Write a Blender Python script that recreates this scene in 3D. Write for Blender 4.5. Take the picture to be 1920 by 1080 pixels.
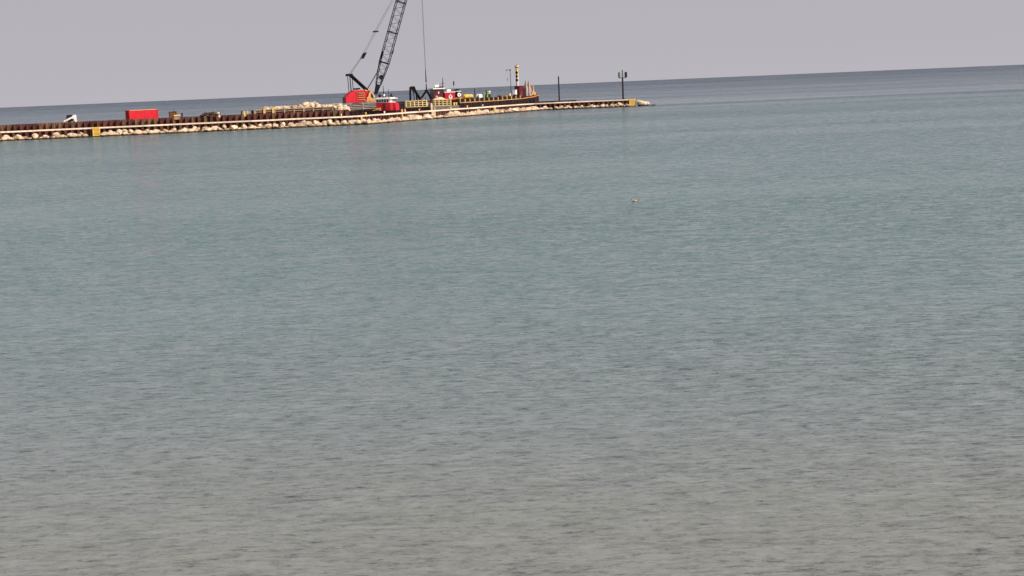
import bpy, math, random
from mathutils import Vector, Matrix
for o in list(bpy.data.objects): bpy.data.objects.remove(o)
SC = bpy.context.scene
COL = SC.collection
R = math.radians

# ------------------------------------------------------------------ camera
cam = bpy.data.cameras.new('camera'); cam.lens = 56.25; cam.sensor_width = 36.0
cam.clip_start = 0.5; cam.clip_end = 40000
camo = bpy.data.objects.new('camera', cam); COL.objects.link(camo); SC.camera = camo
PITCH, ROLL, CAMH = R(7.226), R(2.4164), 7.6
f_ = Vector((0, math.cos(PITCH), -math.sin(PITCH))); u0 = Vector((0, math.sin(PITCH), math.cos(PITCH))); r0 = Vector((1, 0, 0))
rr = r0*math.cos(ROLL) - u0*math.sin(ROLL); uu = r0*math.sin(ROLL) + u0*math.cos(ROLL)
camo.matrix_world = Matrix(((rr.x, uu.x, -f_.x, 0), (rr.y, uu.y, -f_.y, 0), (rr.z, uu.z, -f_.z, CAMH), (0, 0, 0, 1)))

# ------------------------------------------------------------------ sky + sun
SUN_EL = R(40.0); SUN_DIR = Vector((0.80, -0.60, 0)).normalized()
wd = bpy.data.worlds.new('World'); SC.world = wd; wd.use_nodes = True
nt = wd.node_tree; nt.nodes.clear()
out = nt.nodes.new('ShaderNodeOutputWorld'); bg = nt.nodes.new('ShaderNodeBackground')
sky = nt.nodes.new('ShaderNodeTexSky'); sky.sky_type = 'NISHITA'; sky.sun_disc = False
sky.sun_elevation = SUN_EL; sky.sun_rotation = math.atan2(SUN_DIR.x, SUN_DIR.y)
sky.air_density = 1.0; sky.dust_density = 4.0; sky.ozone_density = 1.5
tc = nt.nodes.new('ShaderNodeTexCoord'); sx = nt.nodes.new('ShaderNodeSeparateXYZ')
nt.links.new(tc.outputs['Generated'], sx.inputs[0])
ab = nt.nodes.new('ShaderNodeMath'); ab.operation = 'ABSOLUTE'; nt.links.new(sx.outputs['Z'], ab.inputs[0])
mr = nt.nodes.new('ShaderNodeMapRange'); mr.inputs['From Min'].default_value = 0.0; mr.inputs['From Max'].default_value = 0.45
mr.inputs['To Min'].default_value = 0.98; mr.inputs['To Max'].default_value = 0.45
nt.links.new(ab.outputs[0], mr.inputs['Value'])
mx = nt.nodes.new('ShaderNodeMix'); mx.data_type = 'RGBA'
nt.links.new(mr.outputs[0], mx.inputs[0]); nt.links.new(sky.outputs[0], mx.inputs[6])
mx.inputs[7].default_value = (7.55, 7.3, 7.95, 1)        # grey-lilac summer haze
nt.links.new(mx.outputs[2], bg.inputs[0]); bg.inputs[1].default_value = 0.065
nt.links.new(bg.outputs[0], out.inputs[0])
sl = bpy.data.lights.new('sun', 'SUN'); sl.energy = 5.0; sl.angle = R(0.6); sl.color = (1.0, 0.90, 0.76)
so = bpy.data.objects.new('sun', sl); COL.objects.link(so)
sd = SUN_DIR*math.cos(SUN_EL) + Vector((0, 0, math.sin(SUN_EL)))
so.rotation_euler = sd.to_track_quat('Z', 'Y').to_euler(); so.location = (60, 300, 90)
SC.view_settings.view_transform = 'Standard'; SC.view_settings.look = 'None'
SC.view_settings.exposure = 0.0; SC.view_settings.gamma = 1.0; SC.view_settings.use_curve_mapping = False

# ------------------------------------------------------------------ materials
def newmat(name):
    m = bpy.data.materials.new(name); m.use_nodes = True
    return m, m.node_tree, m.node_tree.nodes['Principled BSDF']
def mat(name, col, rough=0.6, metal=0.0, var=0.18, scale=1.2, spec=0.4, stain=None, stain_amt=0.0):
    """painted / worn surface: noise mottling + per-object brightness change + optional stain colour"""
    m, t, b = newmat(name); N = t.nodes; L = t.links
    co = N.new('ShaderNodeTexCoord'); no = N.new('ShaderNodeTexNoise'); no.inputs['Scale'].default_value = scale
    no.inputs['Detail'].default_value = 5; L.new(co.outputs['Object'], no.inputs['Vector'])
    oi = N.new('ShaderNodeObjectInfo')
    a = N.new('ShaderNodeMath'); a.operation = 'ADD'; L.new(no.outputs['Fac'], a.inputs[0]); L.new(oi.outputs['Random'], a.inputs[1])
    r = N.new('ShaderNodeMapRange'); r.inputs['From Min'].default_value = .3; r.inputs['From Max'].default_value = 1.7
    r.inputs['To Min'].default_value = 1-var; r.inputs['To Max'].default_value = 1+var; L.new(a.outputs[0], r.inputs['Value'])
    v = N.new('ShaderNodeVectorMath'); v.operation = 'SCALE'; v.inputs[0].default_value = col[:3]; L.new(r.outputs[0], v.inputs['Scale'])
    last = v.outputs[0]
    if stain:
        n2 = N.new('ShaderNodeTexNoise'); n2.inputs['Scale'].default_value = scale*1.7; n2.inputs['Detail'].default_value = 6
        mp = N.new('ShaderNodeMapping'); mp.inputs['Scale'].default_value = (1, 1, .35); L.new(co.outputs['Object'], mp.inputs[0]); L.new(mp.outputs[0], n2.inputs['Vector'])
        r2 = N.new('ShaderNodeMapRange'); r2.inputs['From Min'].default_value = .48; r2.inputs['From Max'].default_value = .68
        r2.inputs['To Max'].default_value = stain_amt; L.new(n2.outputs['Fac'], r2.inputs['Value'])
        k = N.new('ShaderNodeMix'); k.data_type = 'RGBA'; L.new(r2.outputs[0], k.inputs[0]); L.new(last, k.inputs[6]); k.inputs[7].default_value = (*stain, 1)
        last = k.outputs[2]
    L.new(last, b.inputs['Base Color']); b.inputs['Roughness'].default_value = rough; b.inputs['Metallic'].default_value = metal
    b.inputs['Specular IOR Level'].default_value = spec
    return m
M = {}
RUSTC = (.10, .035, .02)
M['red'] = mat('red_paint', (.56, .016, .034), .55, spec=.2, var=.25, stain=(.27, .03, .025), stain_amt=.75)
M['dkred'] = mat('dark_red_paint_and_shade', (.13, .008, .016), .5, stain=(.06, .01, .01), stain_amt=.6)  # dark red paint; on the tug pilothouse it also carries shade
M['white'] = mat('white_paint', (.80, .78, .76), .5, var=.08, stain=(.5, .42, .34), stain_amt=.35)
M['black'] = mat('black_paint', (.008, .007, .010), .7, var=.3, spec=.1, stain=(.04, .02, .015), stain_amt=.5)
M['hull'] = mat('black_hull_paint', (.010, .008, .013), .75, var=.3, scale=.8, spec=.1, stain=(.085, .028, .018), stain_amt=.9)
M['grey'] = mat('grey_hull_paint', (.20, .175, .16), .7, var=.25, scale=.8, stain=(.14, .07, .04), stain_amt=.6)
M['yellow'] = mat('yellow_paint', (.80, .52, .11), .5, stain=(.4, .2, .04), stain_amt=.5)
M['oldyellow'] = mat('worn_yellow_paint', (.52, .37, .08), .6, stain=(.2, .1, .03), stain_amt=.7)
M['cream'] = mat('cream_paint', (.74, .56, .27), .6, stain=(.4, .25, .12), stain_amt=.5)
M['orange'] = mat('orange_paint', (.70, .26, .06), .5, stain=(.4, .12, .04), stain_amt=.4)
M['tan'] = mat('tan_paint', (.62, .36, .17), .55, stain=(.35, .14, .06), stain_amt=.6)
M['green'] = mat('green_paint', (.17, .22, .07), .55, stain=(.06, .08, .02), stain_amt=.6)
M['dkgreen'] = mat('dark_green_paint', (.012, .075, .022), .5)
M['wood'] = mat('weathered_timber', (.40, .27, .17), .85, var=.3, scale=2.0, stain=(.09, .05, .03), stain_amt=.7)
M['greywood'] = mat('grey_timber', (.33, .28, .25), .85, var=.3, scale=2.0, stain=(.1, .07, .05), stain_amt=.7)
M['dkwood'] = mat('dark_timber', (.055, .03, .022), .85, var=.4, scale=2.0)
M['rustbox'] = mat('brown_rusted_steel', (.15, .065, .03), .8, var=.3, stain=(.05, .02, .015), stain_amt=.7)
M['rope'] = mat('steel_rope', (.16, .155, .165), .6, var=.1)
M['steel'] = mat('dark_steel', (.018, .015, .02), .7, var=.3, spec=.12, stain=(.07, .03, .02), stain_amt=.5)
M['boomsteel'] = mat('boom_steel', (.010, .010, .014), .75, var=.3, spec=.1)
M['glass'] = mat('window_glass', (.02, .028, .03), .08, var=.1, spec=.6)
M['concrete'] = mat('concrete', (.76, .61, .50), .85, var=.28, scale=.9, stain=(.48, .36, .26), stain_amt=.5)
M['fill'] = mat('crushed_stone_fill', (.36, .29, .22), .95, var=.3, scale=.8, stain=(.2, .14, .1), stain_amt=.6)
M['gapstone'] = mat('gap_shade_rubble', (.13, .085, .055), .6, var=.4, scale=2)  # dark tone painting the shaded gaps between stones; unused
M['sand'] = mat('pale_sand', (.72, .52, .36), .95, var=.15)
M['spud'] = mat('pale_steel', (.36, .30, .29), .6, var=.2, scale=.8, stain=(.2, .09, .06), stain_amt=.7)
M['pinkgrey'] = mat('pinkish_grey_paint', (.55, .45, .44), .6, var=.2, scale=1.0, stain=(.25, .12, .1), stain_amt=.6)
M['rubber'] = mat('rubber', (.012, .012, .012), .8)
M['feather'] = mat('brown_feather', (.19, .14, .09), .8, var=.4, scale=14)
M['palefeather'] = mat('pale_feather', (.42, .34, .25), .8, var=.2, scale=14)

# sheet piles: dark rust, each one a shade of its own
m, t, b = newmat('rusted_sheet_pile'); N = t.nodes; L = t.links
oi = N.new('ShaderNodeObjectInfo'); cr = N.new('ShaderNodeValToRGB'); L.new(oi.outputs['Random'], cr.inputs[0])
cr.color_ramp.elements[0].color = (.070, .020, .018, 1); cr.color_ramp.elements[1].color = (.165, .075, .042, 1)
e = cr.color_ramp.elements.new(.45); e.color = (.105, .034, .030, 1); e = cr.color_ramp.elements.new(.75); e.color = (.125, .072, .045, 1)
ge = N.new('ShaderNodeNewGeometry'); mp = N.new('ShaderNodeMapping'); mp.inputs['Scale'].default_value = (1.3, 1.3, .35); L.new(ge.outputs['Position'], mp.inputs[0])
no = N.new('ShaderNodeTexNoise'); no.inputs['Scale'].default_value = 2.2; no.inputs['Detail'].default_value = 6; L.new(mp.outputs[0], no.inputs['Vector'])
r1 = N.new('ShaderNodeMapRange'); r1.inputs['From Min'].default_value = .35; r1.inputs['From Max'].default_value = .7; r1.inputs['To Min'].default_value = .55; r1.inputs['To Max'].default_value = 1.5
L.new(no.outputs['Fac'], r1.inputs['Value'])
v = N.new('ShaderNodeVectorMath'); v.operation = 'SCALE'; L.new(cr.outputs[0], v.inputs[0]); L.new(r1.outputs[0], v.inputs['Scale'])
L.new(v.outputs[0], b.inputs['Base Color']); b.inputs['Roughness'].default_value = .8; b.inputs['Specular IOR Level'].default_value = .25
M['pile'] = m

# limestone with a wet, algae-dark foot at the waterline
m, t, b = newmat('limestone'); N = t.nodes; L = t.links
oi = N.new('ShaderNodeObjectInfo'); cr = N.new('ShaderNodeValToRGB'); L.new(oi.outputs['Random'], cr.inputs[0])
cr.color_ramp.elements[0].color = (.40, .28, .19, 1); cr.color_ramp.elements[1].color = (.76, .62, .46, 1)
e = cr.color_ramp.elements.new(.18); e.color = (.70, .53, .38, 1); e = cr.color_ramp.elements.new(.5); e.color = (.74, .58, .43, 1); e = cr.color_ramp.elements.new(.7); e.color = (.58, .41, .29, 1)
ge = N.new('ShaderNodeNewGeometry'); no = N.new('ShaderNodeTexNoise'); no.inputs['Scale'].default_value = 2.0; no.inputs['Detail'].default_value = 7; L.new(ge.outputs['Position'], no.inputs['Vector'])
r1 = N.new('ShaderNodeMapRange'); r1.inputs['From Min'].default_value = .3; r1.inputs['From Max'].default_value = .7; r1.inputs['To Min'].default_value = .62; r1.inputs['To Max'].default_value = 1.15
L.new(no.outputs['Fac'], r1.inputs['Value'])
v = N.new('ShaderNodeVectorMath'); v.operation = 'SCALE'; L.new(cr.outputs[0], v.inputs[0]); L.new(r1.outputs[0], v.inputs['Scale'])
sz = N.new('ShaderNodeSeparateXYZ'); L.new(ge.outputs['Position'], sz.inputs[0])
ad = N.new('ShaderNodeMath'); ad.operation = 'MULTIPLY_ADD'; L.new(no.outputs['Fac'], ad.inputs[0]); ad.inputs[1].default_value = -.5; L.new(sz.outputs['Z'], ad.inputs[2])
r2 = N.new('ShaderNodeMapRange'); r2.inputs['From Min'].default_value = .0; r2.inputs['From Max'].default_value = .22; L.new(ad.outputs[0], r2.inputs['Value'])
k = N.new('ShaderNodeMix'); k.data_type = 'RGBA'; L.new(r2.outputs[0], k.inputs[0]); k.inputs[6].default_value = (.06, .035, .018, 1); L.new(v.outputs[0], k.inputs[7])
L.new(k.outputs[2], b.inputs['Base Color']); b.inputs['Roughness'].default_value = .9; b.inputs['Specular IOR Level'].default_value = .2
bp = N.new('ShaderNodeBump'); bp.inputs['Strength'].default_value = .5; bp.inputs['Distance'].default_value = .15; L.new(no.outputs['Fac'], bp.inputs['Height']); L.new(bp.outputs[0], b.inputs['Normal'])
M['stone'] = m

# lake water: sand-grey shallows to blue-green deep water, ripple slopes in the normal, calm and ruffled lanes
m, t, b = newmat('lake_water'); N = t.nodes; L = t.links
ge = N.new('ShaderNodeNewGeometry'); sp = N.new('ShaderNodeSeparateXYZ'); L.new(ge.outputs['Position'], sp.inputs[0])
def noise(scale, sxyz, detail=2.0, rough=.55, rot=0.0, dist=0.0):
    mp = N.new('ShaderNodeMapping'); mp.inputs['Scale'].default_value = sxyz; mp.inputs['Rotation'].default_value = (0, 0, rot)
    L.new(ge.outputs['Position'], mp.inputs[0])
    n = N.new('ShaderNodeTexNoise'); n.inputs['Scale'].default_value = scale; n.inputs['Detail'].default_value = detail
    n.inputs['Roughness'].default_value = rough; n.inputs['Distortion'].default_value = dist; L.new(mp.outputs[0], n.inputs['Vector'])
    return n
def math_(op, a, b_, c=None):
    n = N.new('ShaderNodeMath'); n.operation = op
    for i, x in enumerate((a, b_, c)):
        if x is None: continue
        if isinstance(x, (int, float)): n.inputs[i].default_value = x
        else: L.new(x, n.inputs[i])
    return n.outputs[0]
lane = noise(.02, (.22, 1, 1), 5, .6, R(4))
lane2 = noise(.0028, (.10, 1, 1), 4, .55, R(3))
wl = math_('ADD', math_('MULTIPLY', lane.outputs['Fac'], .6), math_('MULTIPLY', lane2.outputs['Fac'], .4))
# current line off the pier head: ruffled inside it, slick beyond
yw = math_('ADD', sp.outputs['Y'], math_('MULTIPLY', lane.outputs['Fac'], 40))
def ramp_(x, a, b_, c, d):
    n = N.new('ShaderNodeMapRange'); n.inputs['From Min'].default_value = a; n.inputs['From Max'].default_value = b_
    n.inputs['To Min'].default_value = c; n.inputs['To Max'].default_value = d; L.new(x, n.inputs['Value']); return n.outputs[0]
slick = math_('MULTIPLY', ramp_(yw, 482, 510, 0, 1), ramp_(yw, 560, 800, 1, 0))
ruff = math_('MULTIPLY', ramp_(yw, 400, 480, 0, 1), ramp_(yw, 482, 510, 1, 0))
wr = ramp_(wl, .40, .60, .58, 1.42)
wind = math_('MULTIPLY', math_('MULTIPLY', wr, ramp_(sp.outputs['Y'], 600, 2500, 1.0, 1.9)), math_('ADD', math_('MULTIPLY', slick, -.4), math_('MULTIPLY_ADD', ruff, .5, 1.0)))
n1 = noise(1.5, (.45, 1, 1), 6, .85, R(6), .2); n2 = noise(5.0, (.5, 1, 1), 4, .8, R(-7), .3)
def field(chan, a1, a2):
    tot = None
    for n, a in ((n1, a1), (n2, a2)):
        s = N.new('ShaderNodeSeparateColor'); L.new(n.outputs['Color'], s.inputs[0])
        o = math_('MULTIPLY', math_('SUBTRACT', s.outputs[chan], .5), a)
        tot = o if tot is None else math_('ADD', tot, o)
    return math_('MULTIPLY', tot, wind)
# wavelets run in to the beach: gentle backs, and here and there a steep little face turned shoreward
n3 = noise(5.0, (.36, 1, 1), 6, .92, R(3), .3)
steep = math_('MULTIPLY', math_('MAXIMUM', math_('SUBTRACT', n3.outputs['Fac'], .51), 0.0), -3.2)
sy_ = math_('MULTIPLY', math_('ADD', steep, -.06), wind)
cx = N.new('ShaderNodeCombineXYZ'); L.new(field(0, .7, .5), cx.inputs[0]); L.new(math_('ADD', field(1, 1.0, .8), sy_), cx.inputs[1]); cx.inputs[2].default_value = 1
nn = N.new('ShaderNodeVectorMath'); nn.operation = 'NORMALIZE'; L.new(cx.outputs[0], nn.inputs[0])
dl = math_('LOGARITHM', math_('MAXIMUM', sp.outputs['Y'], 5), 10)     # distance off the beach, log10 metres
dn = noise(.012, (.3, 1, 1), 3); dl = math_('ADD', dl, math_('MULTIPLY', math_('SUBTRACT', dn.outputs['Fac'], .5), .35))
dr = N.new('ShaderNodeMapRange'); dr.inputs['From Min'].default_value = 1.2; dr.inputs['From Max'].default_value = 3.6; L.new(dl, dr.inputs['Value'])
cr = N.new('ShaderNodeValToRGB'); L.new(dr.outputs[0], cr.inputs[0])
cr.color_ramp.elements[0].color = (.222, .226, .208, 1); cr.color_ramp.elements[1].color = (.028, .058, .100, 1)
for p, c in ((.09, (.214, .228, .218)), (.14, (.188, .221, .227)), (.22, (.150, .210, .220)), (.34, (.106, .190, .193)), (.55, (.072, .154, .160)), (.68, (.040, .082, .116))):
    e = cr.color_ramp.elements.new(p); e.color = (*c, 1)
t.nodes.remove(b)
dx_ = N.new('ShaderNodeCombineXYZ'); L.new(field(0, 2.2, 1.8), dx_.inputs[0]); L.new(math_('MULTIPLY', math_('MULTIPLY', steep, -2.7), wind), dx_.inputs[1]); dx_.inputs[2].default_value = 1
dn_ = N.new('ShaderNodeVectorMath'); dn_.operation = 'NORMALIZE'; L.new(dx_.outputs[0], dn_.inputs[0])
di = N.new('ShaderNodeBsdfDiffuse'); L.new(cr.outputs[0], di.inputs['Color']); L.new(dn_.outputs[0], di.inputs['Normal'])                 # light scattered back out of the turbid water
gl = N.new('ShaderNodeBsdfAnisotropic'); gl.inputs['Roughness'].default_value = .10; gl.inputs['Color'].default_value = (1, 1, 1, 1); L.new(nn.outputs[0], gl.inputs['Normal'])
fr_ = N.new('ShaderNodeFresnel'); fr_.inputs['IOR'].default_value = 1.333; L.new(nn.outputs[0], fr_.inputs['Normal'])
ms_ = N.new('ShaderNodeMixShader'); L.new(fr_.outputs[0], ms_.inputs[0]); L.new(di.outputs[0], ms_.inputs[1]); L.new(gl.outputs[0], ms_.inputs[2])
L.new(ms_.outputs[0], N['Material Output'].inputs['Surface'])
M['water'] = m

# ------------------------------------------------------------------ mesh builder
class MB:
    def __init__(s): s.v = []; s.f = []
    def quadbox(s, pts):                      # 8 points: bottom 4 ccw, top 4 ccw
        n = len(s.v); s.v += [tuple(p) for p in pts]
        s.f += [(n+3, n+2, n+1, n), (n+4, n+5, n+6, n+7)] + [(n+i, n+(i+1) % 4, n+4+(i+1) % 4, n+4+i) for i in range(4)]; return s
    def box(s, x0, x1, y0, y1, z0, z1, tx=0, ty=0):
        return s.quadbox([(x0, y0, z0), (x1, y0, z0), (x1, y1, z0), (x0, y1, z0), (x0+tx, y0+ty, z1), (x1-tx, y0+ty, z1), (x1-tx, y1-ty, z1), (x0+tx, y1-ty, z1)])
    def cyl(s, p, q, r0, r1=None, n=8):
        p = Vector(p); q = Vector(q); r1 = r0 if r1 is None else r1; d = (q-p).normalized()
        a = d.cross(Vector((0, 1, 0)) if abs(d.y) < .9 else Vector((1, 0, 0))).normalized(); c = d.cross(a); k = len(s.v)
        for o, r in ((p, r0), (q, r1)):
            for i in range(n):
                t = 2*math.pi*i/n; s.v.append(tuple(o + (a*math.cos(t)+c*math.sin(t))*r))
        s.f += [(k+i, k+n+i, k+n+(i+1) % n, k+(i+1) % n) for i in range(n)] + [tuple(range(k, k+n)), tuple(range(k+2*n-1, k+n-1, -1))]; return s
    def bar(s, p, q, w=.1): return s.cyl(p, q, w*.7071, n=4)
    def line(s, pts, r, n=6):
        for a, b_ in zip(pts, pts[1:]): s.cyl(a, b_, r, n=n)
        return s
    def prism(s, prof, y0, y1):               # profile in x,z extruded along y
        k = len(s.v); n = len(prof)
        s.v += [(x, y0, z) for x, z in prof] + [(x, y1, z) for x, z in prof]
        s.f += [tuple(range(k, k+n)), tuple(range(k+2*n-1, k+n-1, -1))] + [(k+i, k+n+i, k+n+(i+1) % n, k+(i+1) % n) for i in range(n)]; return s
    def plan(s, prof, z0, z1, ztop=None):     # profile in x,y extruded along z
        k = len(s.v); n = len(prof)
        s.v += [(x, y, z0) for x, y in prof] + [(x, y, z1 if ztop is None else ztop[i]) for i, (x, y) in enumerate(prof)]
        s.f += [tuple(range(k+n-1, k-1, -1)), tuple(range(k+n, k+2*n))] + [(k+i, k+(i+1) % n, k+n+(i+1) % n, k+n+i) for i in range(n)]; return s
    def ball(s, c, rx, ry=None, rz=None, n=12, m_=8, half=False):
        ry = rx if ry is None else ry; rz = rx if rz is None else rz; k = len(s.v); c = Vector(c)
        lo = 0.0 if half else -math.pi/2; rows = m_+1
        for j in range(rows):
            a = lo + (math.pi/2-lo)*j/m_
            for i in range(n):
                t = 2*math.pi*i/n; s.v.append((c.x+rx*math.cos(a)*math.cos(t), c.y+ry*math.cos(a)*math.sin(t), c.z+rz*math.sin(a)))
        for j in range(m_):
            for i in range(n): s.f.append((k+j*n+i, k+j*n+(i+1) % n, k+(j+1)*n+(i+1) % n, k+(j+1)*n+i))
        return s
    def ring(s, c, r0, r1, y0, y1, a0=0, a1=360, n=20):   # flat ring facing -y
        k = len(s.v); c = Vector(c); full = a1-a0 >= 360
        for i in range(n+1):
            t = R(a0+(a1-a0)*i/n)
            for r, y in ((r0, y0), (r1, y0), (r1, y1), (r0, y1)): s.v.append((c.x+r*math.cos(t), c.y+y, c.z+r*math.sin(t)))
        for i in range(n):
            for j in range(4): s.f.append((k+4*i+j, k+4*i+(j+1) % 4, k+4*(i+1)+(j+1) % 4, k+4*(i+1)+j))
        if not full: s.f += [(k, k+3, k+2, k+1), (k+4*n, k+4*n+1, k+4*n+2, k+4*n+3)]
        return s
    def mesh(s, name, m, smooth=False):
        me = bpy.data.meshes.new(name); me.from_pydata(s.v, [], s.f); me.validate(); me.update()
        import bmesh
        bm = bmesh.new(); bm.from_mesh(me); bmesh.ops.recalc_face_normals(bm, faces=bm.faces); bm.to_mesh(me); bm.free()
        if smooth: me.polygons.foreach_set('use_smooth', [True]*len(me.polygons))
        me.materials.append(M[m]); return me
    def build(s, name, m, parent=None, smooth=False, loc=None, rz=0):
        return link(name, s.mesh(name, m, smooth), parent, loc, rz)
def link(name, me, parent=None, loc=None, rz=0):
    o = bpy.data.objects.new(name, me); COL.objects.link(o)
    if parent: o.parent = parent
    if loc is not None: o.location = loc
    if rz: o.rotation_euler = (0, 0, rz)
    return o
def tag(o, label, cat, group=None):
    o['label'] = label; o['category'] = cat
    if group: o['group'] = group
    return o
def thing(name, label, cat, loc, yaw=0, group=None):
    o = bpy.data.objects.new(name, None); COL.objects.link(o); o.location = loc; o.rotation_euler = (0, 0, R(yaw)); o.empty_display_size = .5
    return tag(o, label, cat, group)

# ------------------------------------------------------------------ setting: water
RW = 11500.0
w = MB(); n = 96
w.v = [(RW*math.cos(2*math.pi*i/n), RW*math.sin(2*math.pi*i/n), 0) for i in range(n)]; w.f = [tuple(range(n))]
wo = w.build('water', 'water'); wo['kind'] = 'structure'

# ------------------------------------------------------------------ breakwater (dog-leg in plan)
CAPZ = 2.1
PA, PB, PC, PD = Vector((-112, 357)), Vector((-34.1, 370)), Vector((8.4, 466)), Vector((38.1, 466))
PA0 = PA - (PB-PA).normalized()*16
SEG = [(PA0, PB), (PB, PC), (PC, PD)]
def frame(a, b_):
    u = (b_-a); Ls = u.length; u.normalize(); return u, Vector((-u.y, u.x)), Ls
def on(seg, t, v, z=0):
    a, b_ = SEG[seg]; u, nv, Ls = frame(a, b_); p = a+u*t+nv*v; return Vector((p.x, p.y, z))
def yawof(seg):
    u, _, _ = frame(*SEG[seg]); return math.atan2(u.y, u.x)
def pile_mesh(name, pitch, z0, z1, d=.75, th=.05):
    k = pitch/1.4
    near = [(0, d), (.38*k, d), (.44*k, 0), (.96*k, 0), (1.02*k, d), (1.4*k-.02, d)]
    return MB().plan(near + [(x, y+th) for x, y in reversed(near)], z0, z1).mesh(name, 'pile')
bw = thing('breakwater', 'long low rusty sheet pile breakwater with a thin pale concrete cap', 'breakwater', (0, 0, 0))
random.seed(4)
pm = pile_mesh('sheet_pile', 1.4, -2.0, CAPZ-.28)
for sgi in range(3):
    u, nv, Ls = frame(*SEG[sgi]); ya = yawof(sgi); cnt = int(Ls/1.4)
    for i in range(cnt):
        p = on(sgi, i*1.4, 0)
        link('sheet_pile', pm, bw, p, ya)
    # pale cap, cast in bays
    bay = Ls/round(Ls/6.0)
    cm = MB().box(.012, bay-.012, -.14, 2.55, CAPZ-.30, CAPZ).mesh('cap_slab', 'concrete')
    for i in range(round(Ls/bay)):
        p = on(sgi, i*bay, 0); link('cap_slab', cm, bw, (p.x+random.uniform(-.03, .03), p.y+random.uniform(-.05, .05), random.uniform(-.035, .0)), ya+random.uniform(-.004, .004))
core = MB()
for sgi in range(3):
    u, nv, Ls = frame(*SEG[sgi])
    a = on(sgi, 0 if sgi != 1 else .3, .86); b_ = on(sgi, Ls-.2, .86); c = on(sgi, Ls-.2, 2.4); d = on(sgi, 0 if sgi != 1 else .3, 2.4)
    core.quadbox([(p.x, p.y, -2) for p in (a, b_, c, d)] + [(p.x, p.y, CAPZ-.32-.004*sgi) for p in (a, b_, c, d)])
core.build('fill_core', 'fill', bw)
em = pile_mesh('end_pile', 1.27, -2.0, CAPZ-.28)     # end wall at the tip
for i in range(2):
    p = on(2, frame(*SEG[2])[2]-.02, i*1.27); link('sheet_pile', em, bw, p, yawof(2)+math.pi/2)

# tall wall of newer piles behind the left leg, holding up the work platform
rw = thing('retaining_wall', 'tall dark rust sheet pile wall standing behind the left leg of the breakwater', 'wall', (0, 0, 0))
WT = 3.5; RWL = 95.2
tm = pile_mesh('tall_pile', 1.4, -2.0, WT, .8)
ncol = int(RWL/1.4)
for i in range(ncol):
    p = on(0, -1.5+i*1.4, 3.0); link('sheet_pile', tm, rw, p, yawof(0))
pe = on(0, -1.5+ncol*1.4, 3.0)
tm2 = pile_mesh('return_pile', 1.4, -2.0, WT-.02, .8)
for i in range(6):
    q = on(0, -1.5+ncol*1.4, 3.3+i*1.4); link('sheet_pile', tm2, rw, q, yawof(0)+math.pi/2)
a, b_, c, d = on(0, -1.5, 3.98), on(0, -2.2+ncol*1.4, 3.98), on(0, -2.2+ncol*1.4, 11.4), on(0, -1.5, 11.4)
pf = MB().quadbox([(p.x, p.y, -2) for p in (a, b_, c, d)] + [(p.x, p.y, 3.0) for p in (a, b_, c, d)]).build('platform', 'fill'); pf['kind'] = 'structure'

# ------------------------------------------------------------------ stones
def stone_mesh(seed, sub=2):
    import bmesh
    rnd = random.Random(seed); bm = bmesh.new(); bmesh.ops.create_icosphere(bm, subdivisions=sub, radius=1)
    planes = []
    for _ in range(7):
        d = Vector((rnd.uniform(-1, 1), rnd.uniform(-1, 1), rnd.uniform(-1, 1))).normalized(); planes.append((d, rnd.uniform(.42, .80)))
    for v in bm.verts:
        for d, h in planes:
            k = v.co.dot(d)
            if k > h: v.co -= d*(k-h)*.96
        v.co *= rnd.uniform(.96, 1.05)
    me = bpy.data.meshes.new('stone'); bm.to_mesh(me); bm.free(); me.materials.append(M['stone']); return me
STN = [stone_mesh(i) for i in range(14)]
rnd = random.Random(11)
def put_stone(parent, p, s, flat=.7, name='stone'):
    o = link(name, rnd.choice(STN), parent, p); k = s*1.22
    o.scale = (k*rnd.uniform(.85, 1.35), k*rnd.uniform(.8, 1.2), k*flat*rnd.uniform(.8, 1.25))
    o.rotation_euler = (rnd.uniform(-.5, .5), rnd.uniform(-.5, .5), rnd.uniform(0, 6.28)); return o
rip = thing('riprap', 'band of pale limestone boulders along the waterline at the foot of the breakwater', 'rocks', (0, 0, 0))
SKIP = [(0, (-91.5-PA0.x)/frame(PA0, PB)[0].x), (2, frame(PC, PD)[2]-1.1), (1, 1.9), (1, 39.3), (1, 77)]
def row(sgi, t0, t1, step, v, z, s0, s1):
    t = t0
    while t < t1:
        if any(q == sgi and abs(t-tq) < 1.5 for q, tq in SKIP): t += .5; continue
        s = rnd.uniform(s0, s1); p = on(sgi, t, v+rnd.uniform(-.35, .35), z+rnd.uniform(-.15, .22)); put_stone(rip, p, s)
        t += step*rnd.uniform(.7, 1.35)
L0, L1, L2 = (frame(*s)[2] for s in SEG)
row(0, 8, L0, 1.35, -2.0, .15, .5, 1.0); row(0, 8, L0*.42, 2.3, -1.1, .62, .45, .85); row(0, L0*.42, L0*.75, 1.9, -1.2, .7, .5, .95); row(0, L0*.75, L0, 1.6, -1.25, .75, .55, .95)
row(1, 0, L1, 1.95, -2.9, .12, .6, 1.2); row(1, 0, L1, 2.5, -1.5, .6, .5, 1.0)
row(2, 0, L2, 1.35, -2.0, .15, .5, .9); row(2, 0, L2*.9, 3.4, -1.15, .6, .45, .8)
for i in range(12):
    p = PD + Vector((rnd.uniform(.9 if i > 3 else .75, 3.4 if i > 3 else 1.3), rnd.uniform(-1.6, 2.6))); h = max(.1, 1.35-(p.x-PD.x)*.2)
    put_stone(rip, (p.x, p.y, h*rnd.uniform(.6, 1.0)), rnd.uniform(.6, 1.0))
for i in range(6): put_stone(rip, (PD.x+rnd.uniform(3.2, 5.8), PD.y+rnd.uniform(-1, 1.5), -.05), rnd.uniform(.45, .7), .5)
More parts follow.
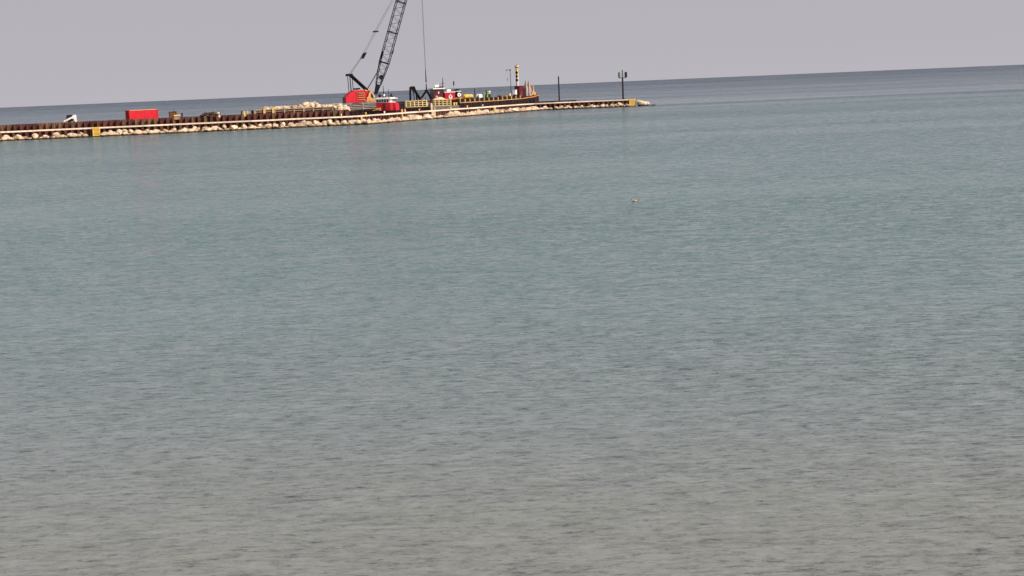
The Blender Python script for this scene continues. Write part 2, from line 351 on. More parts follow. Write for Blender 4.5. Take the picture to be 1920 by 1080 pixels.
# small rubble filling the gaps: too many and too small to pick apart
import bmesh
bmr = bmesh.new()
LO = [stone_mesh(40+i, 1) for i in range(6)]
for sgi, Ls, cnt in ((0, L0, 330), (1, L1, 330), (2, L2, 90)):
    for _ in range(cnt):
        v_ = rnd.uniform(-3.2, -.8) if sgi == 1 else rnd.uniform(-2.5, -.75); tt = rnd.uniform(0, Ls)
        if any(q == sgi and abs(tt-tq) < 1.2 for q, tq in SKIP) or (sgi == 1 and tt < 1.5): continue
        p = on(sgi, tt, v_, .05+.42*(2.7+v_)*rnd.uniform(.2, 1.0)); s_ = rnd.uniform(.28, .6)
        k0 = len(bmr.verts); src = rnd.choice(LO)
        mt = Matrix.Translation(p) @ Matrix.Rotation(rnd.uniform(0, 6.28), 4, 'Z') @ Matrix.Rotation(rnd.uniform(-.8, .8), 4, 'X') @ Matrix.Diagonal((s_*rnd.uniform(.8, 1.6), s_, s_*rnd.uniform(.6, 1.0), 1))
        bmr.from_mesh(src); bmr.verts.ensure_lookup_table()
        bmesh.ops.transform(bmr, matrix=mt, verts=bmr.verts[k0:])
me = bpy.data.meshes.new('rubble'); bmr.to_mesh(me); bmr.free(); me.materials.clear(); me.materials.append(M['stone'])
ro = link('rubble', me, rip); ro['kind'] = 'stuff'

# ------------------------------------------------------------------ things on the wall
def ladder(label, seg, t, wdt, z0, z1, m='yellow', rungs=6):
    p = on(seg, t, -.30); o = thing('ladder', label, 'ladder', (p.x, p.y, 0), math.degrees(yawof(seg)), 'ladders down the face of the breakwater')
    for x in (-wdt/2, wdt/2): MB().box(x-.09, x+.09, -.09, .09, z0, z1).build('side_rail', m, o)
    for i in range(rungs):
        z = z0+(z1-z0)*(i+.5)/rungs; MB().box(-wdt/2+.09, wdt/2-.09, -.05, .06, z-.085, z+.085).build('rung', m, o)
    return o
def tof(px_x, seg):      # distance along a leg for a world x
    a, b_ = SEG[seg]; u, _, _ = frame(a, b_); return (px_x-a.x)/u.x
ld = ladder('wide yellow ladder on the rusty wall at the far left end', 0, tof(-91.5, 0), 1.45, .15, 2.2, rungs=7)
MB().box(-.64, .64, .07, .12, .25, 1.95).build('back_plate', 'tan', ld)
ld = ladder('wide yellow ladder on the breakwater tip beside the last boulders', 2, L2-1.1, 1.5, .15, 2.2, rungs=6)
MB().box(-.66, .66, .07, .12, .25, 1.98).build('back_plate', 'tan', ld)
ladder('narrow yellow ladder below the cap in front of the red crane', 1, 1.9, .42, .35, 1.75, rungs=5)
ladder('narrow yellow ladder below the cap in front of the long black barge', 1, 77, 1.0, .3, 1.75, rungs=5)
ladder('pale pinkish ladder below the cap in front of the cream grid panels', 1, 39.3, 1.9, .5, 1.75, 'sand', rungs=5)
def mooring_post(label, p, m):
    o = thing('mooring_post', label, 'bollard', (p.x, p.y, CAPZ), 0, 'small mooring posts on the breakwater cap')
    MB().cyl((0, 0, .003), (0, 0, .5), .17, n=12).build('post', m, o); MB().cyl((0, 0, .5), (0, 0, .6), .23, n=12).build('post_head', m, o)
    MB().box(-.3, .3, -.3, .3, .002, .06).build('base_plate', 'steel', o)
POSTS = [(L0-3.4, 0, 'cream', 'pale yellow mooring post on the cap below the left end of the crane'), (5.0, 1, 'yellow', 'yellow mooring post on the cap below the crane cab'),
         (14.2, 1, 'white', 'white mooring post on the cap below the small red push boat'), (23.2, 1, 'cream', 'cream mooring post on the cap just right of the push boat'),
         (32.6, 1, 'cream', 'cream mooring post on the cap below the left grid panel'), (41.2, 1, 'cream', 'cream mooring post on the cap at the gap between the grid panels'),
         (50.6, 1, 'sand', 'sandy mooring post on the cap below the tall tugboat cabin'), (60.6, 1, 'cream', 'cream mooring post on the cap below the yellow tank'),
         (70.4, 1, 'cream', 'cream mooring post on the cap below the green machine')]
for t_, sgi, m_, lb in POSTS: mooring_post(lb, on(sgi, t_, .25), m_)
# dark beam lying on the cap near the end
bo = thing('steel_beam', 'long dark steel beam lying on the cap beside the thin bare pole', 'beam', (9.0, 467.6, CAPZ+.003), .4)
for z in (0, .34): MB().box(0, 12.0, 0, .45, z, z+.08).build('flange', 'dkwood', bo)
MB().box(0, 12.0, .18, .27, .08, .34).build('web', 'dkwood', bo)
po = thing('steel_pole', 'thin bare dark pole rising behind the breakwater between barge and beacon', 'pole', (16.25, 474, 0))
MB().cyl((0, 0, -2), (0, 0, 9.4), .22, .19, n=12).build('shaft', 'steel', po); MB().cyl((0, 0, 9.4), (0, 0, 9.75), .10, .06, n=10).build('cap', 'steel', po)
# beacon
nb = thing('beacon', 'harbour light on a dark post with green daymark boards near the breakwater tip', 'beacon', (34.55, 467.3, CAPZ))
MB().cyl((0, 0, .1), (0, 0, 6.2), .25, .22, n=14).build('post', 'steel', nb); MB().cyl((0, 0, .003), (0, 0, .1), .5, n=14).build('base_plate', 'steel', nb)
MB().box(-1.15, 1.15, -.7, .7, 6.14, 6.36).build('platform', 'dkgreen', nb)
for sx_ in (-1, 1):
    MB().quadbox([(sx_*1.25-.06, -.75, 6.34), (sx_*1.25+.06, -.75, 6.34), (sx_*.75+.06, .75, 6.34), (sx_*.75-.06, .75, 6.34)] + [(sx_*1.25-.06, -.75, 7.85), (sx_*1.25+.06, -.75, 7.85), (sx_*.75+.06, .75, 7.85), (sx_*.75-.06, .75, 7.85)]).build('daymark_board', 'dkgreen', nb)
for z in (6.85, 7.35): MB().box(-1.1, 1.1, -.72, -.67, z, z+.06).build('guard_rail', 'steel', nb)
MB().cyl((0, 0, 6.34), (0, 0, 8.0), .12, n=10).build('lamp_stand', 'steel', nb)
MB().cyl((0, 0, 8.0), (0, 0, 8.4), .2, .16, n=12).build('lantern', 'dkgreen', nb)

# ------------------------------------------------------------------ things on the work platform
PZ = 3.0
sk = thing('skid_steer', 'small white skid steer loader with a dark cab on the platform', 'loader', (-98.75, 366.3, PZ), 6)
for x in (-.62, .55):
    for y in (-.82, .82):
        wh = MB().cyl((x, y-.14, .38), (x, y+.14, .38), .38, n=16).build('wheel', 'rubber', sk, True); MB().cyl((x, y-.16, .38), (x, y+.16, .38), .19, n=12).build('rim', 'white', wh)
MB().prism([(-.95, .28), (1.15, .28), (1.25, .55), (1.22, 1.25), (.55, 1.32), (.3, 1.05), (-.95, .85)], -.62, .62).build('body', 'steel', sk); MB().prism([(.72, .3), (1.3, .3), (1.32, 1.3), (.8, 1.36)], -.68, .68).build('engine_hood', 'white', sk)
cb = MB().prism([(-.78, .88), (.28, 1.08), (.42, 1.9), (.3, 2.05), (-.55, 2.05), (-.72, 1.9)], -.52, .52).build('cab', 'black', sk)
MB().box(-.5, .2, -.545, -.525, 1.2, 1.85).build('window', 'glass', cb)
for y in (-.78, .78):
    MB().prism([(-1.4, .55), (-1.2, .42), (.4, 1.22), (.95, 1.2), (1.1, .5), (1.35, .5), (1.25, 1.95), (.95, 2.05), (.55, 1.65), (-1.25, .85)], y-.1, y+.1).build('lift_arm', 'white', sk)
MB().prism([(-1.3, .12), (-1.2, .75), (-1.35, .75), (-1.5, .3), (-1.95, .12), (-1.95, .06), (-1.3, .06)], -.9, .9).build('bucket', 'sand', sk)

ct = thing('shipping_container', 'bright red steel container standing on the work platform', 'container', (-83.0, 369.0, PZ), 35)
CL, CW, CH = 7.0, 2.44, 2.55
def corr(x0, x1, z0, z1, d, pitch):
    prof = []; k = int((x1-x0)/pitch)
    for i in range(k):
        x = x0+i*pitch; prof += [(x, 0), (x+pitch*.3, 0), (x+pitch*.5, d), (x+pitch*.8, d)]
    prof += [(x1, 0)]
    return prof
for s_, nm in ((-1, 'side_panel'), (1, 'side_panel')):
    pr = corr(-CL/2+.15, CL/2-.15, 0, 0, .05, .28); yb = s_*(CW/2-.06)
    MB().plan([(x, yb-s_*y) for x, y in pr] + [(x, yb-s_*.09) for x, _ in reversed(pr)], .17, CH-.13).build(nm, 'red', ct)
for x in (-CL/2+.08, CL/2-.08):
    for y in (-CW/2+.08, CW/2-.08): MB().box(x-.08, x+.08, y-.08, y+.08, 0, CH).build('corner_post', 'red', ct)
for z in (.02, CH-.14):
    for y in (-CW/2+.06, CW/2-.06): MB().box(-CL/2+.165, CL/2-.165, y-.055, y+.055, z, z+.13).build('rail', 'red' if z < 1 else 'tan', ct)
for x in (-CL/2+.06, CL/2-.06): MB().box(x-.04, x+.04, -CW/2+.17, CW/2-.17, .05, CH-.02).build('end_panel', 'red', ct)
for y in (-.5, -.2, .2, .5): MB().cyl((-CL/2-.02, y, .2), (-CL/2-.02, y, CH-.2), .03, n=6).build('lock_bar', 'rustbox', ct)
MB().box(-CL/2+.17, CL/2-.17, -CW/2+.13, CW/2-.13, CH-.1, CH-.04).build('roof', 'tan', ct)

rb = thing('steel_tank', 'rusty brown square tank beside the red container', 'tank', (-75.75, 368.0, PZ), 12)
MB().box(-.9, .9, -.7, .7, .12, 1.72).build('body', 'rustbox', rb); MB().box(-1.0, 1.0, -.8, .8, 1.724, 1.82).build('lid', 'dkwood', rb)
for x in (-.7, 0, .7): MB().box(x-.05, x+.05, -.77, -.703, .12, 1.72).build('stiffener', 'dkwood', rb)
for x in (-.6, .6): MB().box(x-.12, x+.12, -.68, .68, 0, .117).build('skid', 'dkwood', rb)
MB().cyl((.3, .5, 1.82), (.3, .5, 2.05), .16, n=10).build('hatch', 'rustbox', rb)
yb = thing('yellow_crate', 'low yellow crate on the platform in front of the brown tank', 'crate', (-74.5, 366.4, PZ), 10)
MB().box(-.6, .6, -.35, .35, 0, .82).build('body', 'wood', yb); MB().box(-.68, .68, -.43, .43, .823, 1.05).build('lid', 'yellow', yb)
bp_ = thing('short_post', 'short black post standing alone on the platform right of the brown tank', 'post', (-73.65, 368, PZ))
MB().cyl((0, 0, 0), (0, 0, 1.3), .16, n=10).build('shaft', 'black', bp_); MB().cyl((0, 0, 1.3), (0, 0, 1.42), .21, n=10).build('head', 'black', bp_)
dh = thing('timber_heap', 'heap of dark broken timbers on the platform left of the stone barge', 'timber', (-66.9, 368.3, PZ), 10)
rnd = random.Random(5)
for i in range(26):
    a = Vector((rnd.uniform(-1.4, 1.0), rnd.uniform(-.6, .6), rnd.uniform(.12, 1.1))); d = Vector((rnd.uniform(.5, 1.5)*rnd.choice((-1, 1)), rnd.uniform(-.4, .4), rnd.uniform(-.25, .3)))
    b2 = a+d; b2.z = max(.12, b2.z); MB().bar(a, b2, rnd.uniform(.2, .36)).build('log', 'dkwood', dh)
for x, z, s in ((1.15, .9, .5), (.6, .35, .4), (1.4, .4, .45)): put_stone(dh, (x, -.1, z), s)
MB().bar((-4.2, 0, .12), (-1.9, 0, .45), .28).build('log', 'dkwood', dh); MB().bar((-2.6, .2, .5), (-.9, .1, 1.05), .18).build('log', 'greywood', dh)
ts = thing('timber_stack', 'stack of short brown timbers and posts on the platform before the stone barge', 'timber', (-59.0, 370.2, PZ), 10)
for i, (x, h, m_) in enumerate(((-1.35, 1.3, 'black'), (-1.0, 1.15, 'wood'), (-.68, 1.2, 'cream'), (-.36, 1.15, 'wood'), (-.02, 1.22, 'tan'), (.32, 1.1, 'wood'), (.95, 1.35, 'black'), (1.25, 1.25, 'black'), (1.6, 1.05, 'wood'))):
    MB().box(x-.14, x+.14, -.5, .5, 0, h).build('timber', m_, ts)

# ------------------------------------------------------------------ stone barge
def hull(parent, L_, W_, z0, z1, m='hull', name='hull', rake=1.2):
    return MB().prism([(0+rake, z0), (L_-rake, z0), (L_, z0+1.4), (L_, z1), (0, z1), (0, z0+1.4)], 0, W_).build(name, m, parent)
def timber_rail(parent, x0, x1, y, z0, z1, nposts, nrails, m='wood', pm_='greywood', back=True):
    if back: MB().box(x0, x1, y+.3, y+.38, z0, z1-.25).build('gap_dark_sheet', 'dkwood', parent)  # dark sheet added behind the rails, painting the gaps dark
    for i in range(nposts):
        x = x0+(x1-x0)*i/(nposts-1); MB().box(x-.16, x+.16, y-.14, y+.02, z0, z1+.05).build('rail_post', pm_, parent)
    for j in range(nrails):
        z = z0+.18+(z1-z0-.3)*j/max(1, nrails-1); MB().box(x0-.1, x1+.1, y+.03, y+.17, z-.11, z+.11).build('rail', m, parent)
sb = thing('stone_barge', 'deck barge with timber side rails moored behind the tall wall', 'barge', (-61.5, 386.2, 0), 9.5)
hull(sb, 26.0, 10.0, -.8, 2.9); MB().box(.1, 25.9, .1, 9.9, 2.903, 3.0).build('deck', 'rustbox', sb)
timber_rail(sb, 1.8, 20.3, .6, 3.003, 4.3, 9, 3)
for x in (3.9, 6.0): MB().box(x-.2, x+.2, .3, .44, 3.01, 4.5).build('rail_post', 'yellow', sb)
stp = thing('stone_pile', 'long heap of pale quarry stones loaded on the barge left of the crane', 'rocks', (-61.5, 386.2, 3.0), 9.5)
rnd = random.Random(23)
def toph(x):
    pts = [(1.2, 1.5), (5, 1.75), (9, 2.15), (13, 2.55), (15, 2.85), (18, 2.4), (22, 2.3), (24.5, 1.3)]
    for (xa, ha), (xb, hb) in zip(pts, pts[1:]):
        if xa <= x <= xb: return ha+(hb-ha)*(x-xa)/(xb-xa)
    return .7
for k in range(5):
    y = 2.3+1.4*k; x = 1.6+.4*k
    while x < 24.6:
        h = toph(x); layers = max(1, int(h/.85)); c = 1-abs(k-2.0)*.13
        for j in range(layers):
            if j == layers-1 or k == 0: put_stone(stp, (x+rnd.uniform(-.3, .3), y+rnd.uniform(-.3, .3), min(.42+.8*j, h*c-.35)), rnd.uniform(.48, .8), .8)
        x += rnd.uniform(1.0, 1.5)
for i in range(9): put_stone(stp, (rnd.uniform(20.8, 23.2), rnd.uniform(.7, 1.3), rnd.uniform(.3, 1.2)), rnd.uniform(.4, .62), .8)

# ------------------------------------------------------------------ crane barge
cbg = thing('crane_barge', 'black deck barge with timber rails carrying the red crane', 'barge', (-42.4, 411.4, 0), 9.5)
hull(cbg, 23.6, 13.6, -1.0, 2.9); MB().box(.1, 23.5, .1, 13.5, 2.903, 3.0).build('deck', 'dkwood', cbg)
MB().box(.02, 23.58, -.09, -.003, 2.6, 2.82).build('rub_rail', 'steel', cbg)
timber_rail(cbg, 2.2, 10.6, .35, 3.003, 4.55, 3, 4, 'greywood', 'greywood'); timber_rail(cbg, 13.2, 17.0, .35, 3.003, 4.6, 4, 4, 'dkwood', 'dkwood')
def bitt(label, loc, yaw=9.5):
    o = thing('mooring_bitt', label, 'bollard', loc, yaw, 'mooring bitts on the barges')
    for x in (-.32, .32): MB().cyl((x, 0, .08), (x, 0, .8), .17, n=12).build('post', 'yellow', o)
    MB().box(-.6, .6, -.28, .28, 0, .08).build('base_plate', 'yellow', o); MB().cyl((-.6, 0, .55), (.6, 0, .55), .1, n=8).build('cross_bar', 'yellow', o)
def loc(o_loc, yaw, x, y, z):
    c, s = math.cos(R(yaw)), math.sin(R(yaw)); return (o_loc[0]+c*x-s*y, o_loc[1]+s*x+c*y, z)
bitt('yellow mooring bitt on the black barge at the end of the stone heap', loc((-42.4, 411.4), 9.5, .9, .7, 3.003))

# crane
CR = (-38.6, 416.0, 3.003); CY = 20
cr_ = thing('crawler_crane', 'red crawler crane with black lattice boom reaching out of the picture top', 'crane', CR, CY)
for y in (-.4, 2.6):
    tk = MB().prism([(-2.2, .35), (-1.9, .03), (4.0, .03), (4.3, .35), (4.3, .7), (4.0, 1.0), (-1.9, 1.0), (-2.2, .7)], y, y+.9).build('track', 'steel', cr_)
    for i in range(6): MB().cyl((-1.7+i*1.1, y-.05, .5), (-1.7+i*1.1, y-.005, .5), .3, n=12).build('track_roller', 'black', tk)
MB().box(-1.2, 3.2, .6, 2.5, .5, 1.2).build('car_body', 'steel', cr_); MB().cyl((1.0, 1.55, 1.2), (1.0, 1.55, 1.7), 1.1, n=20).build('turntable', 'steel', cr_)
hs = MB().prism([(-2.3, 1.9), (-2.2, 3.24), (-.8, 4.5), (.07, 4.8), (3.0, 4.8), (3.0, 1.75), (-1.6, 1.75)], 0, 3.1).build('house', 'red', cr_)
MB().prism([(1.2, 2.2), (2.75, 2.2), (2.75, 4.4), (1.2, 4.4)], -.02, -.004).build('grille', 'dkred', hs)
for z in (2.5, 3.05, 3.6, 4.15): MB().box(1.15, 2.85, -.09, -.023, z-.09, z+.09).build('louver', 'orange', hs)
for x in (.55, 1.1): MB().box(x-.03, x+.03, -.05, -.003, 1.9, 4.6).build('door_seam', 'dkred', hs)
MB().prism([(-2.36, 1.7), (-2.36, 3.25), (-2.31, 3.24), (-2.36, 1.75)], .1, 3.0).build('counterweight_edge', 'dkred', hs)
MB().box(-.2, 2.9, .3, 2.8, 4.803, 4.9).build('roof_sheet', 'red', hs)
MB().cyl((.25, 1.2, 5.25), (2.0, 1.2, 5.3), .2, n=10).build('muffler', 'black', hs); MB().cyl((1.1, 1.2, 4.9), (1.1, 1.2, 5.2), .12, n=8).build('exhaust_stub', 'black', hs)
MB().box(3.05, 5.75, -.15, 3.0, 1.75, 2.0).build('front_deck', 'tan', cr_)
MB().box(2.6, 5.8, -.3, -.16, 2.05, 2.2).build('walkway_edge', 'orange', cr_)
cabm = MB().prism([(3.35, 2.0), (5.55, 2.0), (5.5, 3.1), (4.95, 4.25), (4.1, 4.25), (3.7, 3.1), (3.35, 3.0)], -.12, 1.05).build('cab', 'tan', cr_)
MB().prism([(4.35, 3.05), (5.25, 2.5), (4.85, 3.9), (4.5, 4.0)], -.16, -.123).build('window', 'glass', cabm); MB().prism([(3.6, 2.15), (4.15, 2.15), (4.15, 2.9), (3.6, 2.9)], -.16, -.123).build('door_panel', 'orange', cabm)
MB().prism([(5.52, 2.1), (5.56, 3.0), (5.60, 3.0), (5.6, 2.1)], .05, .9).build('front_window', 'glass', cabm)
MB().box(3.05, 4.6, 1.1, 2.9, 2.0, 4.6).build('winch_frame', 'red', cr_); MB().cyl((3.9, 1.2, 4.75), (3.9, 2.8, 4.75), .55, n=16).build('winch_drum', 'tan', cr_)
MB().cyl((4.6, .6, 4.25), (4.6, .6, 5.3), .12, n=8).build('work_lamp', 'tan', cr_)
# gantry
AP = (-.5, 9.05)
for y in (.5, 2.6):
    MB().bar((AP[0], y, AP[1]), (3.8, y, 4.9), .36).build('gantry_leg', 'black', cr_)
    for dx in (-.3, .35): MB().bar((AP[0]+dx*.9, y, 8.5), (-.35+dx, y, 4.6), .13).build('gantry_back_stay', 'black', cr_)
MB().box(AP[0]-.75, AP[0]+.55, .3, 2.8, AP[1]-.45, AP[1]+.15).build('gantry_head', 'black', cr_)
# boom: local line from the foot pin
FX, FZ = 6.16, 3.69; BL = 40.8; bd = Vector((8.2, 0, 23.8)).normalized(); bn = Vector((bd.z, 0, -bd.x)); CYm = 1.55
def bp3(l, a, y): p = Vector((FX, CYm, FZ)) + bd*l + bn*a; return (p.x, CYm+y, p.z)
def hw(l):
    for (a, wa), (b2, wb) in zip([(0, .25), (2.6, .6), (8.5, 1.17), (33, 1.17), (BL, .35)], [(2.6, .6), (8.5, 1.17), (33, 1.17), (BL, .35)]):
        if a <= l <= b2: return wa+(wb-wa)*(l-a)/(b2-a)
    return .35
def hy(l): return .85 if 8.5 <= l <= 33 else (.45+.4*max(0, l-2.6)/5.9 if l < 8.5 else .85-.5*(l-33)/7.8)
boom = MB().quadbox([bp3(0, -.3, -.45), bp3(0, .3, -.45), bp3(0, .3, .45), bp3(0, -.3, .45), bp3(2.6, -.6, -.45), bp3(2.6, .6, -.45), bp3(2.6, .6, .45), bp3(2.6, -.6, .45)]).build('boom', 'boomsteel', cr_)
for sa in (-1, 1):
    for sy in (-1, 1):
        MB().line([bp3(l, sa*hw(l), sy*hy(l)) for l in (2.6, 8.5, 33, BL)], .105).build('chord', 'boomsteel', boom)
lac = MB(); l = 2.7; k = 0
while l < BL-1.2:
    st = 1.05 if l > 8 else .9; l2 = min(l+st, BL); s = 1 if k % 2 else -1
    for sy in (-1, 1): lac.cyl(bp3(l, s*hw(l), sy*hy(l)), bp3(l2, -s*hw(l2), sy*hy(l2)), .042, n=5)
    for sa in (-1, 1): lac.cyl(bp3(l, sa*hw(l), s*hy(l)), bp3(l2, sa*hw(l2), -s*hy(l2)), .042, n=5)
    l = l2; k += 1
lac.build('lacing', 'boomsteel', boom)
for l in (8.5, 16.6, 24.8, 33):
    fm = MB()
    for sy in (-1, 1): fm.bar(bp3(l, -hw(l), sy*hy(l)), bp3(l, hw(l), sy*hy(l)), .14)
    for sa in (-1, 1): fm.bar(bp3(l, sa*hw(l), -hy(l)), bp3(l, sa*hw(l), hy(l)), .14)
    fm.build('splice_frame', 'boomsteel', boom)
MB().cyl(bp3(4.6, .1, -.95), bp3(4.6, .1, -.6), .62, n=14).build('fairlead', 'black', boom)
MB().cyl(bp3(BL, 0, -.4), bp3(BL, 0, .4), .6, n=18).build('head_sheave', 'black', boom)
MB().bar(bp3(9.2, -hw(9)-.1, -.3), bp3(11.2, -hw(9)-.1, -.3), .3).build('rope_guide', 'black', boom); MB().bar(bp3(11.2, 1.2, -.9), bp3(12.4, 1.2, -.9), .25).build('rope_guide', 'black', boom)
TIP = bp3(BL, 0, 0)
for y in (1.25, 1.85):
    MB().line([(3.9, y, 4.95), (6.85, y, 9.2), bp3(9.6, -hw(9.6)-.05, y-CYm)], .06).build('hoist_rope', 'black', cr_)
EQ = (3.35, 13.8); SPR = (7.05, 19.8); MID = (11.95, 27.6)
for i, y in enumerate((.6, .95, 2.15, 2.5)): MB().line([(AP[0], y, AP[1]), (EQ[0], .9+.43*i, EQ[1])], .035).build('pendant_rope', 'rope', cr_)
for y in (.7, 2.4): MB().line([(EQ[0], y, EQ[1]), (SPR[0], y, SPR[1]), (MID[0], y, MID[1]), (TIP[0]-.4, y-.2 if y > 1 else y+.2, TIP[2])], .05).build('pendant_rope', 'rope', cr_)
MB().quadbox([(EQ[0]-.55, .5, EQ[1]-.75), (EQ[0]-.1, .5, EQ[1]-.85), (EQ[0]-.1, 2.6, EQ[1]-.85), (EQ[0]-.55, 2.6, EQ[1]-.75), (EQ[0]+.3, .5, EQ[1]+.6), (EQ[0]+.8, .5, EQ[1]+.7), (EQ[0]+.8, 2.6, EQ[1]+.7), (EQ[0]+.3, 2.6, EQ[1]+.6)]).build('bridle_block', 'black', cr_)
MB().box(SPR[0]-.5, SPR[0]+.5, .5, 2.6, SPR[1]-.16, SPR[1]+.16).build('spreader_bar', 'steel', cr_)
HX = TIP[0]+.6
for dx in (-.12, .12): MB().line([(HX+dx, CYm, TIP[2]), (HX+dx*.4, CYm, 9.7)], .045).build('hoist_rope', 'rope', cr_)
MB().cyl((HX, CYm, 6.2), (HX, CYm, 9.7), .17, .08, n=8).build('hook_link', 'black', cr_)

# grapples on deck
HW = loc(CR, CY, HX, CYm, 3.003)
g2 = thing('rock_grapple', 'dark rock grapple hanging with splayed jaws under the crane hoist line', 'grapple', HW, 14, 'rock grapples on the crane barge')
MB().box(-.42, .42, -.45, .45, 3.5, 4.3).build('head', 'black', g2); MB().cyl((0, 0, 4.3), (0, 0, 5.9), .2, .1, n=10).build('shackle', 'black', g2)
for s_, fx, fz in ((-1, -1.55, 2.15), (1, 1.3, 1.75)):
    for y in (-.4, .4): MB().bar((s_*.25, y, 3.7), (fx, y, fz), .3).build('jaw_arm', 'black', g2)
    MB().prism([(fx-s_*.1, fz+.2), (fx+s_*.3, fz-.3), (fx-s_*.05, .3), (fx-s_*.9, 0.01), (fx-s_*.35, .75)], -.8, .8).build('jaw', 'rustbox', g2)
MB().bar((-.9, 0, 1.4), (.9, 0, 1.3), .35).build('tie_bar', 'rustbox', g2)
g1 = thing('rock_grapple', 'idle dark clamshell frame standing on deck left of the hanging grapple', 'grapple', (-23.9, 426.6, 3.003), 9, 'rock grapples on the crane barge')
for y in (-.7, .7):
    MB().prism([(-.95, 5.1), (-.55, 5.35), (.35, 5.35), (.75, 4.2), (.45, 3.6), (-.6, 4.6), (-.95, 4.6)], y-.16, y+.16).build('head_plate', 'black', g1)
    MB().bar((-.8, y, 4.7), (-.95, y, .25), .26).build('leg', 'black', g1); MB().bar((.5, y, 4.1), (2.6, y, .25), .36).build('leg', 'black', g1)
    MB().bar((.05, y, 4.2), (.25, y, .3), .08).build('tie_rod', 'steel', g1); MB().bar((.75, y, 3.6), (.95, y, .9), .2).build('cylinder', 'steel', g1)
    MB().box(-1.5, -.5, y-.3, y+.3, 0, .28).build('foot', 'rustbox', g1); MB().box(2.0, 3.1, y-.3, y+.3, 0, .28).build('foot', 'rustbox', g1)
MB().box(-.6, .3, -.54, .54, 4.75, 5.1).build('cross_beam', 'black', g1)

# small red push boat in front of the crane barge
PBL = (-28.7, 393.2, 0)
tb = thing('push_boat', 'small red push boat with a white roofed wheelhouse in front of the crane barge', 'boat', PBL, -20)
MB().plan([(-5.2, -2.2), (3.4, -2.2), (4.3, -1.2), (4.3, 1.2), (3.4, 2.2), (-5.2, 2.2)], -.8, 2.7).build('hull', 'hull', tb)
MB().plan([(-2.1, -1.5), (1.6, -1.5), (2.1, -1.1), (2.1, 1.1), (1.6, 1.5), (-2.1, 1.5)], 2.703, 4.62).build('deckhouse', 'red', tb)
wh = MB().plan([(-2.05, -1.45), (1.58, -1.45), (2.05, -1.05), (2.05, 1.05), (1.58, 1.45), (-2.05, 1.45)], 4.623, 5.5).build('wheelhouse', 'white', tb)
for i in range(5):
    x = -1.75+i*.68; MB().box(x-.24, x+.24, -1.482, -1.453, 4.75, 5.4).build('window', 'glass', wh)
for i in range(3): y = -.72+i*.72; MB().box(2.053, 2.08, y-.26, y+.26, 4.75, 5.4).build('window', 'glass', wh)
rf = MB().plan([(-2.5, -1.85), (1.9, -1.85), (2.5, -1.3), (2.5, 1.3), (1.9, 1.85), (-2.5, 1.85)], 5.503, 5.68).build('roof', 'white', tb)
MB().plan([(-2.0, -1.4), (1.6, -1.4), (1.9, -1.0), (1.9, 1.0), (1.6, 1.4), (-2.0, 1.4)], 5.683, 5.88).build('roof_crown', 'white', rf)
MB().cyl((-.75, .2, 5.88), (-.75, .2, 8.8), .13, .06, n=8).build('mast', 'black', tb); MB().cyl((.6, .3, 5.88), (.6, .3, 7.9), .07, .04, n=8).build('antenna', 'black', tb)
MB().ball((-1.6, -.2, 6.3), .33, .33, .42).build('radar_dome', 'black', tb, True); MB().ball((-.3, -.5, 6.4), .26, .26, .3).build('search_light', 'white', tb, True)
MB().box(-.95, -.3, 0, .4, 5.88, 6.6).build('light_box', 'black', tb); MB().cyl((1.25, .1, 5.88), (1.3, .1, 6.75), .24, .16, n=10).build('horn', 'black', tb); MB().box(1.6, 1.95, -.3, .3, 5.88, 6.2).build('vent', 'dkred', tb)
MB().box(-2.0, -.9, -1.75, -1.53, 2.75, 3.4).build('life_ring_box', 'tan', tb); MB().bar((-2.9, -1.85, 2.8), (-1.0, -1.85, 3.2), .13).build('grab_rail', 'yellow', tb)
MB().box(-.35, .35, -1.535, -1.503, 2.75, 4.4).build('door', 'dkred', tb)
for x in (-3.8, -1.5, .8, 2.6): MB().cyl((x, -2.42, 1.9), (x, -2.22, 1.9), .5, n=16).build('tyre_fender', 'rubber', tb)
for y in (-.9, .9): MB().box(4.303, 4.5, y-.35, y+.35, .3, 2.9).build('push_knee', 'tan', tb)
MB().prism([(2.12, 2.705), (2.9, 2.705), (2.75, 4.4), (2.12, 4.6)], -.95, 1.05).build('forward_trunk', 'red', tb)
for sgn in (-1, 1): MB().line([(-4.9, sgn*2.0, 3.4), (-2.4, sgn*2.0, 3.4)], .05).build('hand_rail', 'yellow', tb)

# grey flat and the cream grid panels
def grid_panel(label, loc_, yaw, W_, H_, cols, rows):
    o = thing('grid_panel', label, 'panel', loc_, yaw, 'cream grid panels standing on the barges')
    for i in range(cols+1): x = W_*i/cols; MB().box(x-.12, x+.12, -.11, .11, 0, H_).build('upright', 'cream', o)
    for j in range(rows+1): z = .08+(H_-.16)*j/rows; MB().box(-.16, W_+.16, -.06, .2, z-.08, z+.08).build('cross_bar', 'cream', o)
    MB().box(-.1, W_+.1, .3, .42, .02, H_-.2).build('gap_dark_sheet', 'dkwood', o)  # same added dark sheet, behind the grid openings
    return o
grid_panel('cream grid panel left of the two, standing below the grapples', loc((-42.4, 411.4), 9.5, 17.5, .5, 3.003), 9.5, 5.3, 1.65, 5, 3)
gb = thing('grey_barge', 'small grey steel flat moored right of the crane barge', 'barge', (-20.3, 429.6, 0), 9.5)
hull(gb, 8.4, 7.6, -.8, 2.75, 'grey'); MB().box(.08, 8.32, .08, 7.5, 2.753, 2.85).build('deck', 'grey', gb)
grid_panel('cream grid panel right of the two, standing in front of the tall tugboat', loc((-20.3, 429.6), 9.5, .9, .45, 2.853), 9.5, 5.3, 1.75, 5, 3)
hp = thing('sand_heap', 'low mound of pale sand heaped behind the right grid panel', 'sand', loc((-20.3, 429.6), 9.5, 3.6, 4.2, 2.853), 9.5)
